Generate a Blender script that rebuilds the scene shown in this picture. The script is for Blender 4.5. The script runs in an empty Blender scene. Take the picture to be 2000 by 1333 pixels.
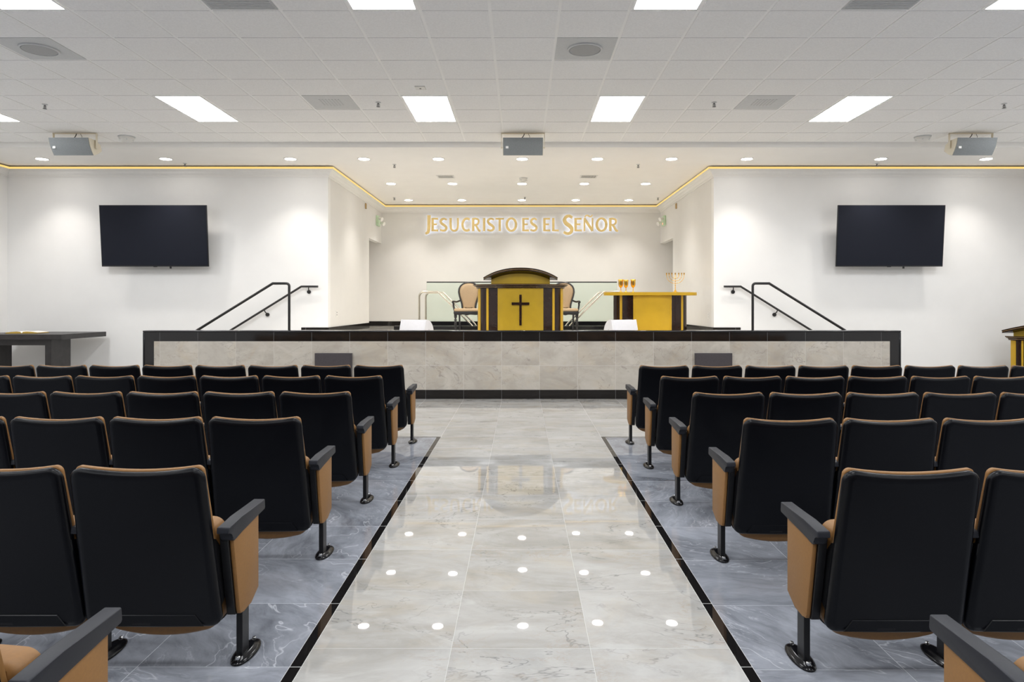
import bpy, bmesh, math, random
from mathutils import Vector, Matrix
random.seed(7)
PI = math.pi
SC = bpy.context.scene
COL = SC.collection

# ------------------------------------------------------------------ materials
class NT:
    """small node helper"""
    def __init__(s, name):
        s.m = bpy.data.materials.new(name); s.m.use_nodes = True
        s.t = s.m.node_tree; s.n = s.t.nodes; s.l = s.t.links
        s.b = s.n['Principled BSDF']
    def node(s, typ, **kw):
        n = s.n.new(typ)
        for k, v in kw.items(): setattr(n, k, v)
        return n
    def put(s, sock, v):
        if isinstance(v, bpy.types.NodeSocket): s.l.new(v, sock)
        elif v is not None: sock.default_value = v
    def math(s, op, a, b=None, c=None):
        n = s.node('ShaderNodeMath', operation=op)
        s.put(n.inputs[0], a)
        if b is not None: s.put(n.inputs[1], b)
        if c is not None: s.put(n.inputs[2], c)
        return n.outputs[0]
    def vmath(s, op, a, b=None, out=0):
        n = s.node('ShaderNodeVectorMath', operation=op)
        s.put(n.inputs[0], a)
        if b is not None: s.put(n.inputs[1], b)
        return n.outputs[out]
    def scale(s, a, f):
        n = s.node('ShaderNodeVectorMath', operation='SCALE')
        s.put(n.inputs[0], a); s.put(n.inputs['Scale'], f)
        return n.outputs[0]
    def noise(s, vec, scale, detail=4, rough=0.55, dist=0.0, out='Fac'):
        n = s.node('ShaderNodeTexNoise')
        s.put(n.inputs['Vector'], vec); n.inputs['Scale'].default_value = scale
        n.inputs['Detail'].default_value = detail; n.inputs['Roughness'].default_value = rough
        n.inputs['Distortion'].default_value = dist
        return n.outputs[out]
    def ramp(s, fac, stops):
        n = s.node('ShaderNodeValToRGB'); e = n.color_ramp.elements
        while len(e) < len(stops): e.new(0.5)
        for i, (p, c) in enumerate(stops):
            e[i].position = p; e[i].color = (c[0], c[1], c[2], 1) if len(c) == 3 else c
        s.put(n.inputs[0], fac)
        return n.outputs[0]
    def mix(s, fac, a, b):
        n = s.node('ShaderNodeMix', data_type='RGBA')
        s.put(n.inputs['Factor'], fac)
        s.put(n.inputs['A'], a if not isinstance(a, tuple) else (*a, 1))
        s.put(n.inputs['B'], b if not isinstance(b, tuple) else (*b, 1))
        return n.outputs['Result']
    def maprange(s, v, a, b, c=0.0, d=1.0):
        n = s.node('ShaderNodeMapRange')
        s.put(n.inputs[0], v)
        for i, q in enumerate((a, b, c, d)): n.inputs[i + 1].default_value = q
        return n.outputs[0]
    def bump(s, h, strength=0.1, dist=0.01):
        n = s.node('ShaderNodeBump'); n.inputs['Strength'].default_value = strength
        n.inputs['Distance'].default_value = dist
        s.put(n.inputs['Height'], h); s.l.new(n.outputs[0], s.b.inputs['Normal'])
    def base(s, v):
        s.put(s.b.inputs['Base Color'], (*v, 1) if isinstance(v, tuple) else v)
    def coord(s, w='Object'):
        return s.node('ShaderNodeTexCoord').outputs[w]

def plain(name, col, rough=0.5, metal=0.0, nscale=30, namp=0.08, bump=0.0, coat=0.0, spec=0.5):
    k = NT(name); v = k.coord()
    f = k.noise(v, nscale, 3)
    lo = tuple(c * (1 - namp) for c in col); hi = tuple(min(1, c * (1 + namp)) for c in col)
    k.base(k.ramp(f, [(0.3, lo), (0.7, hi)]))
    k.b.inputs['Roughness'].default_value = rough
    k.b.inputs['Metallic'].default_value = metal
    k.b.inputs['Specular IOR Level'].default_value = spec
    k.b.inputs['Coat Weight'].default_value = coat
    k.b.inputs['Coat Roughness'].default_value = 0.05
    if bump: k.bump(k.noise(v, nscale * 8, 2), bump, 0.002)
    return k.m

def emit(name, col, strength):
    k = NT(name)
    k.base((0.8, 0.8, 0.8))
    k.b.inputs['Emission Color'].default_value = (*col, 1)
    k.b.inputs['Emission Strength'].default_value = strength
    return k.m

def stone(name, axes, tile, org, light, dark, vein, grout, kind='beige', gw=0.0025, rough=0.018, tilt=0.0):
    k = NT(name); v = k.coord()
    sp = k.node('ShaderNodeSeparateXYZ'); k.l.new(v, sp.inputs[0])
    a = sp.outputs[axes[0]]; b = sp.outputs[axes[1]]
    u = k.math('DIVIDE', k.math('SUBTRACT', a, org[0]), tile[0])
    w = k.math('DIVIDE', k.math('SUBTRACT', b, org[1]), tile[1])
    iu = k.math('FLOOR', u); iw = k.math('FLOOR', w)
    fu = k.math('SUBTRACT', u, iu); fw = k.math('SUBTRACT', w, iw)
    cb = k.node('ShaderNodeCombineXYZ'); k.l.new(iu, cb.inputs[0]); k.l.new(iw, cb.inputs[1])
    wn = k.node('ShaderNodeTexWhiteNoise', noise_dimensions='3D'); k.l.new(cb.outputs[0], wn.inputs['Vector'])
    rnd = wn.outputs['Color']
    p = k.vmath('ADD', v, k.scale(rnd, 23.0))
    if kind == 'beige':
        mp = k.node('ShaderNodeMapping'); k.l.new(p, mp.inputs[0])
        mp.inputs['Rotation'].default_value = (0.5, 0.4, 0.6); mp.inputs['Scale'].default_value = (1.0, 1.9, 1.4)
        p2 = mp.outputs[0]
        big = k.noise(p2, 1.3, 6, 0.6, 0.7)
        mid = tuple(0.6 * x + 0.4 * y for x, y in zip(light, dark))
        col = k.ramp(big, [(0.30, dark), (0.48, mid), (0.66, light)])
        fine = k.noise(p2, 4.5, 8, 0.72, 0.5)
        col = k.mix(k.maprange(fine, 0.48, 0.72, 0.0, 0.55), col, dark)
        n2 = k.noise(p2, 1.25, 5, 0.62, 0.55)
        gate = k.maprange(k.noise(p, 1.6, 3, 0.6), 0.38, 0.56)
        vm = k.maprange(k.math('ABSOLUTE', k.math('SUBTRACT', n2, 0.49)), 0.0, 0.008, 0.66, 0.0)
        col = k.mix(k.math('MULTIPLY', vm, gate), col, vein)
        n3 = k.noise(p2, 2.6, 9, 0.7, 0.5)
        gate2 = k.maprange(k.noise(k.vmath('ADD', p, (7.0, 3.0, 1.0)), 1.9, 3, 0.6), 0.50, 0.64)
        vm2 = k.maprange(k.math('ABSOLUTE', k.math('SUBTRACT', n3, 0.5)), 0.0, 0.016, 0.45, 0.0)
        col = k.mix(k.math('MULTIPLY', vm2, gate2), col, (0.30, 0.235, 0.175))
        n7 = k.noise(k.vmath('ADD', p2, (3.0, 8.0, 5.0)), 1.6, 6, 0.66, 0.8)
        col = k.mix(k.maprange(n7, 0.50, 0.68, 0.0, 0.5), col, tuple(x * f for x, f in zip(light, (0.92, 0.83, 0.70))))
        n4 = k.noise(p2, 1.9, 5, 0.6, 1.2)
        col = k.mix(k.maprange(n4, 0.57, 0.70, 0.0, 0.45), col, tuple(min(1, x * 1.12) for x in light))
    else:
        warp = k.scale(k.vmath('SUBTRACT', k.noise(p, 1.6, 3, 0.5, 0, out='Color'), (0.5, 0.5, 0.5)), 0.42)
        pw = k.vmath('ADD', p, warp)
        vr = k.node('ShaderNodeVectorRotate', rotation_type='Z_AXIS'); k.l.new(pw, vr.inputs['Vector'])
        k.put(vr.inputs['Angle'], k.math('MULTIPLY', wn.outputs['Value'], 2.2))
        pr = vr.outputs[0]
        def stretched(rot, sx, sy):
            mp = k.node('ShaderNodeMapping'); k.l.new(pr, mp.inputs[0])
            mp.inputs['Rotation'].default_value = (0, 0, rot); mp.inputs['Scale'].default_value = (sx, sy, 1.0)
            return mp.outputs[0]
        pa = stretched(0.3, 1.1, 2.7); pb = stretched(-0.1, 0.9, 3.4)
        big = k.noise(pa, 1.5, 10, 0.66, 0.25)
        mid = tuple(0.5 * (x + y) for x, y in zip(light, dark))
        col = k.ramp(big, [(0.28, dark), (0.44, mid), (0.58, tuple(0.8 * x + 0.2 * y for x, y in zip(light, dark))), (0.72, light)])
        n5 = k.noise(pb, 3.0, 10, 0.74, 0.3)
        col = k.mix(k.maprange(n5, 0.50, 0.72, 0.0, 0.5), col, dark)
        gate = k.maprange(k.noise(p, 1.7, 2), 0.46, 0.60)
        n2 = k.noise(pa, 1.1, 4, 0.55, 0.1)
        vm = k.maprange(k.math('ABSOLUTE', k.math('SUBTRACT', n2, 0.52)), 0.0, 0.007, 0.55, 0.0)
        col = k.mix(k.math('MULTIPLY', vm, gate), col, vein)
        n6 = k.noise(pb, 2.0, 5, 0.6, 0.2)
        vm3 = k.maprange(k.math('ABSOLUTE', k.math('SUBTRACT', n6, 0.48)), 0.0, 0.012, 0.35, 0.0)
        gate3 = k.maprange(k.noise(k.vmath('ADD', p, (4.0, 9.0, 2.0)), 1.4, 2), 0.48, 0.62)
        col = k.mix(k.math('MULTIPLY', vm3, gate3), col, vein)
    eu = k.math('MULTIPLY', k.math('MINIMUM', fu, k.math('SUBTRACT', 1.0, fu)), tile[0])
    ew = k.math('MULTIPLY', k.math('MINIMUM', fw, k.math('SUBTRACT', 1.0, fw)), tile[1])
    g = k.math('LESS_THAN', k.math('MINIMUM', eu, ew), gw)
    k.base(k.mix(g, col, grout))
    k.put(k.b.inputs['Roughness'], k.math('MULTIPLY_ADD', g, 0.4, rough))
    if tilt:
        geo = k.node('ShaderNodeNewGeometry')
        d = k.scale(k.vmath('SUBTRACT', rnd, (0.5, 0.5, 0.5)), tilt)
        wv = k.noise(v, 2.2, 1, 0.5, 0, out='Color')
        d2 = k.scale(k.vmath('SUBTRACT', wv, (0.5, 0.5, 0.5)), tilt * 0.5)
        nn = k.vmath('NORMALIZE', k.vmath('ADD', k.vmath('ADD', geo.outputs['Normal'], d), d2))
        k.l.new(nn, k.b.inputs['Normal'])
    return k.m

T = 0.5946                      # floor tile
M = {}
M['wall'] = plain('wall_paint', (0.80, 0.795, 0.785), 0.6, nscale=3, namp=0.012, bump=0.03, spec=0.3)
M['reardark'] = plain('rear_wall_dark_tone', (0.24, 0.20, 0.17), 0.6, nscale=4, namp=0.15)  # invented dark tone for the unseen rear wall, dims reflections on the seat backs
M['cream'] = plain('alcove_paint', (0.715, 0.705, 0.685), 0.6, nscale=3, namp=0.012, bump=0.03, spec=0.3)
M['plaster'] = plain('plaster_ceiling', (0.91, 0.895, 0.87), 0.7, nscale=3, namp=0.01, spec=0.2)
M['white'] = plain('white_trim', (0.80, 0.79, 0.77), 0.4, namp=0.01)
M['tile'] = plain('ceiling_tile', (0.91, 0.905, 0.895), 0.85, nscale=60, namp=0.04, bump=0.15, spec=0.1)
M['tbar'] = plain('grid_bar', (0.96, 0.955, 0.94), 0.5, namp=0.01)
M['vent'] = plain('vent_grey', (0.62, 0.63, 0.63), 0.6, namp=0.03)
M['ventmid'] = plain('vent_mid_grey', (0.56, 0.57, 0.57), 0.6, namp=0.04)
M['spkdisc'] = plain('speaker_disc_grey', (0.40, 0.405, 0.405), 0.6, namp=0.06, nscale=200)
M['ventdark'] = plain('vent_dark', (0.20, 0.20, 0.20), 0.6, namp=0.03)
M['beige'] = stone('aisle_marble', (0, 1), (T, T), (-0.298, 6.517), (0.415, 0.412, 0.402), (0.26, 0.25, 0.23), (0.115, 0.115, 0.12), (0.40, 0.396, 0.388), 'beige', gw=0.0010, tilt=0.006)
M['deckm'] = stone('deck_marble', (0, 1), (T, T), (-0.298, 0.1), (0.80, 0.78, 0.73), (0.70, 0.67, 0.62), (0.25, 0.24, 0.23), (0.60, 0.58, 0.54), 'beige')
M['face'] = stone('stage_marble', (0, 2), (T, 0.3805), (-0.3028, 0.1426), (0.49, 0.455, 0.405), (0.34, 0.308, 0.265), (0.235, 0.215, 0.195), (0.53, 0.51, 0.48), 'beige', gw=0.0018, rough=0.12)
M['greyL'] = stone('grey_marble_left', (0, 1), (0.6215, T), (-1.5595, 3.987), (0.305, 0.322, 0.362), (0.084, 0.090, 0.106), (0.56, 0.58, 0.62), (0.40, 0.42, 0.45), 'grey', gw=0.0012, tilt=0.005)
M['greyR'] = stone('grey_marble_right', (0, 1), (0.607, T), (1.545, 3.965), (0.305, 0.322, 0.362), (0.084, 0.090, 0.106), (0.56, 0.58, 0.62), (0.40, 0.42, 0.45), 'grey', gw=0.0012, tilt=0.005)
M['strip'] = stone('black_strip_tile', (0, 1), (50, T), (-25, 3.987), (0.010, 0.009, 0.009), (0.006, 0.006, 0.006), (0.012, 0.012, 0.012), (0.30, 0.30, 0.30), 'grey')
M['grout'] = plain('grout', (0.62, 0.62, 0.60), 0.6)
M['blacktile'] = stone('black_tile', (0, 2), (T, 5), (-0.3028, -1), (0.011, 0.0095, 0.009), (0.007, 0.006, 0.006), (0.012, 0.012, 0.012), (0.07, 0.07, 0.07), 'grey', gw=0.0035, rough=0.08)
M['granite'] = plain('black_coping', (0.010, 0.010, 0.012), 0.09, namp=0.3, nscale=80)
M['shell'] = plain('seat_shell_plastic', (0.0022, 0.0025, 0.0040), 0.32, nscale=120, namp=0.15, bump=0.04, spec=0.20)
M['arm'] = plain('armrest_plastic', (0.013, 0.0145, 0.020), 0.5, nscale=150, namp=0.1, bump=0.05, spec=0.3)
M['steel'] = plain('seat_black_steel', (0.006, 0.006, 0.007), 0.35, namp=0.1, spec=0.3)
M['gloss'] = plain('foot_gloss_black', (0.004, 0.004, 0.005), 0.16, namp=0.1, spec=0.22)
M['tan'] = plain('tan_vinyl', (0.225, 0.107, 0.028), 0.55, nscale=90, namp=0.06, bump=0.12)
M['bolt'] = plain('bolt_steel', (0.5, 0.5, 0.5), 0.25, metal=1.0)
M['gold'] = plain('gold_panel', (0.355, 0.228, 0.008), 0.4, nscale=5, namp=0.06, coat=0.08, spec=0.35)
M['goldt'] = plain('yellow_gold_paint', (0.48, 0.29, 0.012), 0.4, nscale=5, namp=0.04, coat=0.08, spec=0.35)
M['wood'] = plain('espresso_wood', (0.018, 0.0075, 0.0045), 0.16, nscale=14, namp=0.3, coat=0.12, spec=0.35)
M['bronze'] = plain('bronze_edge', (0.42, 0.28, 0.12), 0.25, namp=0.1)
M['metalgold'] = plain('polished_gold', (0.90, 0.55, 0.10), 0.22, metal=1.0, namp=0.1, nscale=60)
M['etched'] = plain('etched_gold', (0.20, 0.12, 0.03), 0.4, metal=0.6, namp=0.5, nscale=90)
M['lettergold'] = plain('letter_gold', (0.82, 0.62, 0.26), 0.4, metal=0.0, namp=0.08, nscale=8)
M['halo'] = emit('letter_backlight', (0.55, 0.70, 1.0), 2.3)
M['linen'] = plain('beige_linen', (0.47, 0.34, 0.205), 0.8, nscale=120, namp=0.1, bump=0.2)
M['blackwood'] = plain('black_chair_wood', (0.012, 0.011, 0.012), 0.35, namp=0.2)
M['nail'] = plain('nailhead', (0.25, 0.20, 0.14), 0.3, metal=1.0)
M['chrome'] = plain('brushed_steel', (0.62, 0.58, 0.50), 0.25, metal=1.0, namp=0.05)
M['railblack'] = plain('rail_black', (0.010, 0.009, 0.009), 0.35, namp=0.1)
M['tvframe'] = plain('tv_bezel', (0.006, 0.006, 0.008), 0.3, namp=0.05)
M['tv'] = plain('tv_screen', (0.010, 0.012, 0.020), 0.6, namp=0.01, spec=0.15)
M['spkgrille'] = plain('speaker_grille', (0.21, 0.225, 0.23), 0.55, nscale=300, namp=0.35)
M['spkbody'] = plain('speaker_cream', (0.74, 0.68, 0.55), 0.5, namp=0.02)
M['monitor'] = plain('monitor_white', (0.58, 0.58, 0.61), 0.5, namp=0.02)
M['darkwood'] = plain('dark_table_wood', (0.020, 0.017, 0.017), 0.38, nscale=12, namp=0.35)
M['paper'] = plain('book_paper', (0.80, 0.78, 0.72), 0.7, namp=0.03)
M['gilt'] = plain('gilt_edge', (0.60, 0.40, 0.08), 0.4, metal=0.3)
M['sub'] = plain('dark_grey_panel', (0.050, 0.043, 0.047), 0.4, nscale=40, namp=0.1)
M['plate'] = plain('white_plastic', (0.80, 0.79, 0.76), 0.4, namp=0.01)
M['cable'] = plain('cable_black', (0.03, 0.025, 0.02), 0.5)
M['greenbody'] = plain('pale_green_plastic', (0.50, 0.66, 0.46), 0.4, namp=0.05)
M['red'] = emit('red_indicator', (1.0, 0.12, 0.08), 2.0)
M['pool'] = plain('pool_tile', (0.08, 0.12, 0.14), 0.15)
M['panel'] = emit('panel_diffuser', (0.97, 0.985, 1.0), 22.5)
M['lens'] = emit('downlight_lens', (1.0, 0.95, 0.88), 30.0)
M['led'] = emit('yellow_led', (1.0, 0.66, 0.20), 0.84)
M['led'].node_tree.nodes['Principled BSDF'].inputs['Base Color'].default_value = (0.0, 0.0, 0.0, 1)

def glass_mat():
    k = NT('glass_panel')
    k.b.inputs['Base Color'].default_value = (0.86, 0.95, 0.89, 1)
    k.b.inputs['Roughness'].default_value = 0.0
    k.b.inputs['Transmission Weight'].default_value = 1.0
    k.b.inputs['IOR'].default_value = 1.02
    return k.m
M['glass'] = glass_mat()

# ------------------------------------------------------------------ mesh builder
class MB:
    def __init__(s): s.bm = bmesh.new(); s.mats = []; s.mi = 0
    def mat(s, key):
        m = M[key]
        if m not in s.mats: s.mats.append(m)
        s.mi = s.mats.index(m); return s
    def f(s, vs):
        try:
            fc = s.bm.faces.new(vs); fc.material_index = s.mi; return fc
        except ValueError: return None
    def v(s, p): return s.bm.verts.new(p)
    def quad(s, a, b, c, d): return s.f([s.v(p) for p in (a, b, c, d)])
    def box(s, x0, x1, y0, y1, z0, z1, bevel=0.0, seg=2):
        vs = [s.v((x, y, z)) for z in (z0, z1) for y in (y0, y1) for x in (x0, x1)]
        fs = [s.f([vs[i] for i in q]) for q in ((0, 2, 3, 1), (4, 5, 7, 6), (0, 1, 5, 4), (2, 6, 7, 3), (0, 4, 6, 2), (1, 3, 7, 5))]
        if bevel:
            es = list({e for fc in fs for e in fc.edges})
            bmesh.ops.bevel(s.bm, geom=es, offset=bevel, segments=seg, profile=0.5, affect='EDGES')
        return s
    def loft(s, rings, cap0=True, cap1=True, closed=True):
        R = [[s.v(p) for p in r] for r in rings]
        n = len(R[0])
        for a, b in zip(R, R[1:]):
            for i in range(n if closed else n - 1):
                j = (i + 1) % n
                s.f([a[i], a[j], b[j], b[i]])
        if cap0: s.f(list(reversed(R[0])))
        if cap1: s.f(R[-1])
        return s
    def prism(s, poly, axis, a, b, bevel=0.0, seg=2):
        """poly of 2D points; axis x: (y,z), y: (x,z), z: (x,y)"""
        def P(p, t):
            return {'x': (t, p[0], p[1]), 'y': (p[0], t, p[1]), 'z': (p[0], p[1], t)}[axis]
        A = [s.v(P(p, a)) for p in poly]; B = [s.v(P(p, b)) for p in poly]
        n = len(poly); fs = [s.f(list(reversed(A))), s.f(B)]
        for i in range(n):
            j = (i + 1) % n; fs.append(s.f([A[i], A[j], B[j], B[i]]))
        if bevel:
            es = list({e for fc in fs if fc for e in fc.edges})
            bmesh.ops.bevel(s.bm, geom=es, offset=bevel, segments=seg, profile=0.5, affect='EDGES')
        return s
    def tube(s, pts, r, seg=12, cap=True):
        pts = [Vector(p) for p in pts]; n = len(pts)
        rr = r if isinstance(r, (list, tuple)) else [r] * n
        t0 = (pts[1] - pts[0]).normalized()
        up = Vector((0, 0, 1)) if abs(t0.z) < 0.9 else Vector((0, 1, 0))
        u = t0.cross(up).normalized(); rings = []
        for i in range(n):
            if i == 0: t = t0
            elif i == n - 1: t = (pts[i] - pts[i - 1]).normalized()
            else:
                t = ((pts[i] - pts[i - 1]).normalized() + (pts[i + 1] - pts[i]).normalized())
                t = t.normalized() if t.length > 1e-6 else (pts[i] - pts[i - 1]).normalized()
            u = (u - t * u.dot(t)).normalized(); w = t.cross(u)
            k = 1.0
            if 0 < i < n - 1:
                c = (pts[i] - pts[i - 1]).normalized().dot(t); k = 1 / max(c, 0.5)
            rings.append([pts[i] + (u * math.cos(2 * PI * j / seg) + w * math.sin(2 * PI * j / seg)) * rr[i] * (k if k < 1.2 else 1.1) for j in range(seg)])
        return s.loft(rings, cap, cap)
    def lathe(s, prof, c=(0, 0, 0), seg=24):
        rings = [[(c[0] + max(r, 1e-4) * math.cos(2 * PI * j / seg), c[1] + max(r, 1e-4) * math.sin(2 * PI * j / seg), c[2] + z) for j in range(seg)] for r, z in prof]
        return s.loft(rings)
    def build(s, name, mat=None, parent=None, smooth=None, loc=None):
        bm = s.bm
        bmesh.ops.recalc_face_normals(bm, faces=bm.faces)
        if smooth is not None:
            a = math.radians(smooth)
            for fc in bm.faces: fc.smooth = True
            for e in bm.edges:
                e.smooth = len(e.link_faces) == 2 and e.calc_face_angle(0) < a
        me = bpy.data.meshes.new(name); bm.to_mesh(me); bm.free()
        if mat: me.materials.append(M[mat])
        for m in s.mats:
            if not mat: me.materials.append(m)
        o = bpy.data.objects.new(name, me); COL.objects.link(o)
        if parent: o.parent = parent
        if loc: o.location = loc
        return o

def tag(o, label, cat, group=None, kind=None):
    o['label'] = label; o['category'] = cat
    if group: o['group'] = group
    if kind: o['kind'] = kind
    return o
def thing(name, label, cat, loc=(0, 0, 0), rz=0.0, group=None):
    o = bpy.data.objects.new(name, None); COL.objects.link(o)
    o.location = loc; o.rotation_euler = (0, 0, rz); o.empty_display_size = 0.1
    return tag(o, label, cat, group)
def struct(o, label=None):
    o['kind'] = 'structure'
    if label: o['label'] = label
    return o
def dup(root, loc, label, rz=None):
    """copy of a thing with copies of its parts and sub-parts"""
    r = root.copy(); COL.objects.link(r); r.location = loc; r['label'] = label
    if rz is not None: r.rotation_euler = (0, 0, rz)
    for ch in list(root.children):
        c = ch.copy(); COL.objects.link(c); c.parent = r
        for g in list(ch.children):
            d = g.copy(); COL.objects.link(d); d.parent = c
    return r
ORD = ['first', 'second', 'third', 'fourth', 'fifth', 'sixth', 'seventh', 'eighth', 'ninth', 'tenth', 'eleventh']

# ------------------------------------------------------------------ camera
CZ = 1.47; F = 1346.0; CX = 1017.5; CY = 596.4
cam = bpy.data.cameras.new('camera'); co = bpy.data.objects.new('camera', cam); COL.objects.link(co)
cam.sensor_width = 36.0; cam.sensor_fit = 'HORIZONTAL'; cam.lens = F / 2000 * 36
cam.shift_x = (1000 - CX) / 2000; cam.shift_y = (CY - 666.5) / 2000
cam.clip_start = 0.02
co.location = (0, 0, CZ); co.rotation_euler = (PI / 2, 0, 0)
SC.camera = co

# ------------------------------------------------------------------ room shell
ZT = 4.05; ZL = 3.963; YB = 10.88; YW = 12.4; YK = 17.15; XA = 3.47; XW = 9.235; YR = -8.0
ZF = 0.955; YS = 10.79; ZR = 1.072
SX = 0.940; SI = 0.891; YC = 7.70
fl = MB()
def fq(key, x0, x1, y0, y1): fl.mat(key); fl.quad((x0, y0, 0), (x1, y0, 0), (x1, y1, 0), (x0, y1, 0))
fq('beige', -SI, SI, YR, YC); fq('beige', -XW, XW, YC, YK)
for s in (-1, 1):
    def ff(key, a, b, y0, y1): fq(key, min(s * a, s * b), max(s * a, s * b), y0, y1)
    ff('strip', SI + 0.0015, SX - 0.0015, YR, YC - 0.003)
    ff('grout', SI, SI + 0.0015, YR, YC); ff('grout', SX - 0.0015, SX, YR, YC - 0.047)
    ff('strip', SX - 0.0015, XW, YC - 0.044, YC - 0.003); ff('grout', SI + 0.0015, XW, YC - 0.003, YC)
    ff('grout', SX, XW, YC - 0.047, YC - 0.044)
    ff('greyL' if s < 0 else 'greyR', SX, XW, YR, YC - 0.047)
struct(fl.build('floor'), 'polished marble floor, beige aisle between grey seating areas with black border strips')

# suspended ceiling: bars plus tiles hanging a little lower
XO = -0.2719; YO = 6.0158; CT = 0.6096
special = set()
PANEL_COLS = [-12, -7, -2, 2, 7, 12]; PANEL_ROWS = [4, -2, -8, -14]
for c in PANEL_COLS:
    for r in PANEL_ROWS: special |= {(c, r), (c, r + 1)}
for q in ((-4, 4), (5, 4), (-4, -1), (5, -1), (1, 1), (-8, 1)): special.add(q)
ce = MB()
ce.mat('tbar'); ce.quad((-XW, YR, ZT), (-XW, YB, ZT), (XW, YB, ZT), (XW, YR, ZT))
ce.mat('tile')
hg = 0.0145; dz = 0.005
for c in range(-15, 16):
    x0 = max(XO + c * CT + hg, -XW); x1 = min(XO + (c + 1) * CT - hg, XW)
    if x1 - x0 < 0.03: continue
    for r in range(-24, 8):
        if (c, r) in special: continue
        y0 = max(YO + r * CT + hg, YR); y1 = min(YO + (r + 1) * CT - hg, YB - 0.005)
        if y1 - y0 < 0.03: continue
        a = [(x0, y0), (x1, y0), (x1, y1), (x0, y1)]
        A = [ce.v((x, y, ZT - 0.0005)) for x, y in a]; B = [ce.v((x, y, ZT - dz)) for x, y in a]
        ce.f(B)
        for i in range(4): ce.f([A[i], A[(i + 1) % 4], B[(i + 1) % 4], B[i]])
struct(ce.build('ceiling'), 'white suspended tile ceiling over the seating')
b = MB(); b.box(-XW, XW, YB, YB + 0.1, ZL, ZT + 0.1); struct(b.build('trim_1', 'plaster'), 'plaster bulkhead edge between tile ceiling and stage ceiling')
b = MB(); b.quad((-XW, YB + 0.1, ZL), (XW, YB + 0.1, ZL), (XW, YK + 0.2, ZL), (-XW, YK + 0.2, ZL))
struct(b.build('ceiling', 'plaster'), 'smooth plaster ceiling over the stage')

def wall(name, mat, *box): 
    w = MB(); w.box(*box); return struct(w.build(name, mat))
th = 0.15
wall('wall_left', 'wall', -XW - th, -XW, YR, YW, 0, ZT + 0.1)
wall('wall_right', 'wall', XW, XW + th, YR, YW, 0, ZT + 0.1)
wall('wall_rear', 'reardark', -XW - th, XW + th, YR - th, YR, 0, ZT + 0.1)
wall('wall_front_left', 'wall', -XW - th, -XA, YW, YW + th, 0, ZL)
wall('wall_front_right', 'wall', XA, XW + th, YW, YW + th, 0, ZL)
YJ = 15.74; ZH = 3.004
for s, nm in ((-1, 'left'), (1, 'right')):
    w = MB()
    x0, x1 = sorted((s * XA, s * (XA + 0.12)))
    w.box(x0, x1, YW + th, YJ, 0.9, ZL); w.box(x0, x1, YJ, YK, ZH, ZL)
    struct(w.build('wall_alcove_' + nm, 'cream'))
    x0, x1 = sorted((s * 6.0, s * 6.1)); w = MB(); w.box(x0, x1, YW + th, YK, 0.9, ZL); struct(w.build('wall_passage_' + nm, 'cream'))
wall('wall_alcove_back', 'cream', -6.1, 6.1, YK, YK + th, 0.9, ZL)

# baseboards (black)
def base(name, *box):
    w = MB(); w.box(*box); return struct(w.build(name, 'blacktile'))
for s, nm in ((-1, 'left'), (1, 'right')):
    x0, x1 = sorted((s * (XA - 0.012), s * XA)); base('baseboard_alcove_' + nm, x0, x1, YW, YJ, ZF, 1.068)
    x0, x1 = sorted((s * XA, s * 3.95)); base('baseboard_front_' + nm, x0, x1, YW - 0.012, YW, ZF, 1.068)
base('baseboard_back', -5.9, 5.9, YK - 0.012, YK, ZF, 1.068)

# crown moulding with a mitred profile, swept along the wall line
PRJ = 0.12
prof = [(0, 3.771), (0.012, 3.771), (0.014, 3.790), (0.026, 3.796), (0.028, 3.806), (0.040, 3.815), (0.058, 3.836), (0.070, 3.862), (0.090, 3.880), (0.104, 3.885), (0.106, 3.894), (PRJ, 3.900), (PRJ, 3.938), (0.09, 3.938), (0.09, 3.9), (0, 3.9)]
path = [(-XW, YB + 0.1), (-XW, YW), (-XA, YW), (-XA, YK), (XA, YK), (XA, YW), (XW, YW), (XW, YB + 0.1)]
def offpt(i, d):
    p = Vector(path[i]); ns = []
    for a, c in ((i - 1, i), (i, i + 1)):
        if a < 0 or c >= len(path): continue
        t = (Vector(path[c]) - Vector(path[a])).normalized(); ns.append(Vector((t.y, -t.x)))
    if len(ns) == 1: return p + ns[0] * d
    n = (ns[0] + ns[1]).normalized(); return p + n * (d / n.dot(ns[0]))
def sweep(mb, prf, closed=True):
    rings = [[(*offpt(i, d), z) for d, z in prf] for i in range(len(path))]
    mb.loft(rings, True, True, closed)
w = MB(); sweep(w, prof); struct(w.build('trim_2', 'white'), 'white crown moulding running round the stage walls')
w = MB(); sweep(w, [(PRJ + 0.0005, 3.903), (PRJ + 0.004, 3.903), (PRJ + 0.004, 3.937), (PRJ + 0.0005, 3.937)])
tag(w.build('led_strip', 'led'), 'thin glowing yellow light strip along the top of the crown moulding', 'light strip')

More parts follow.
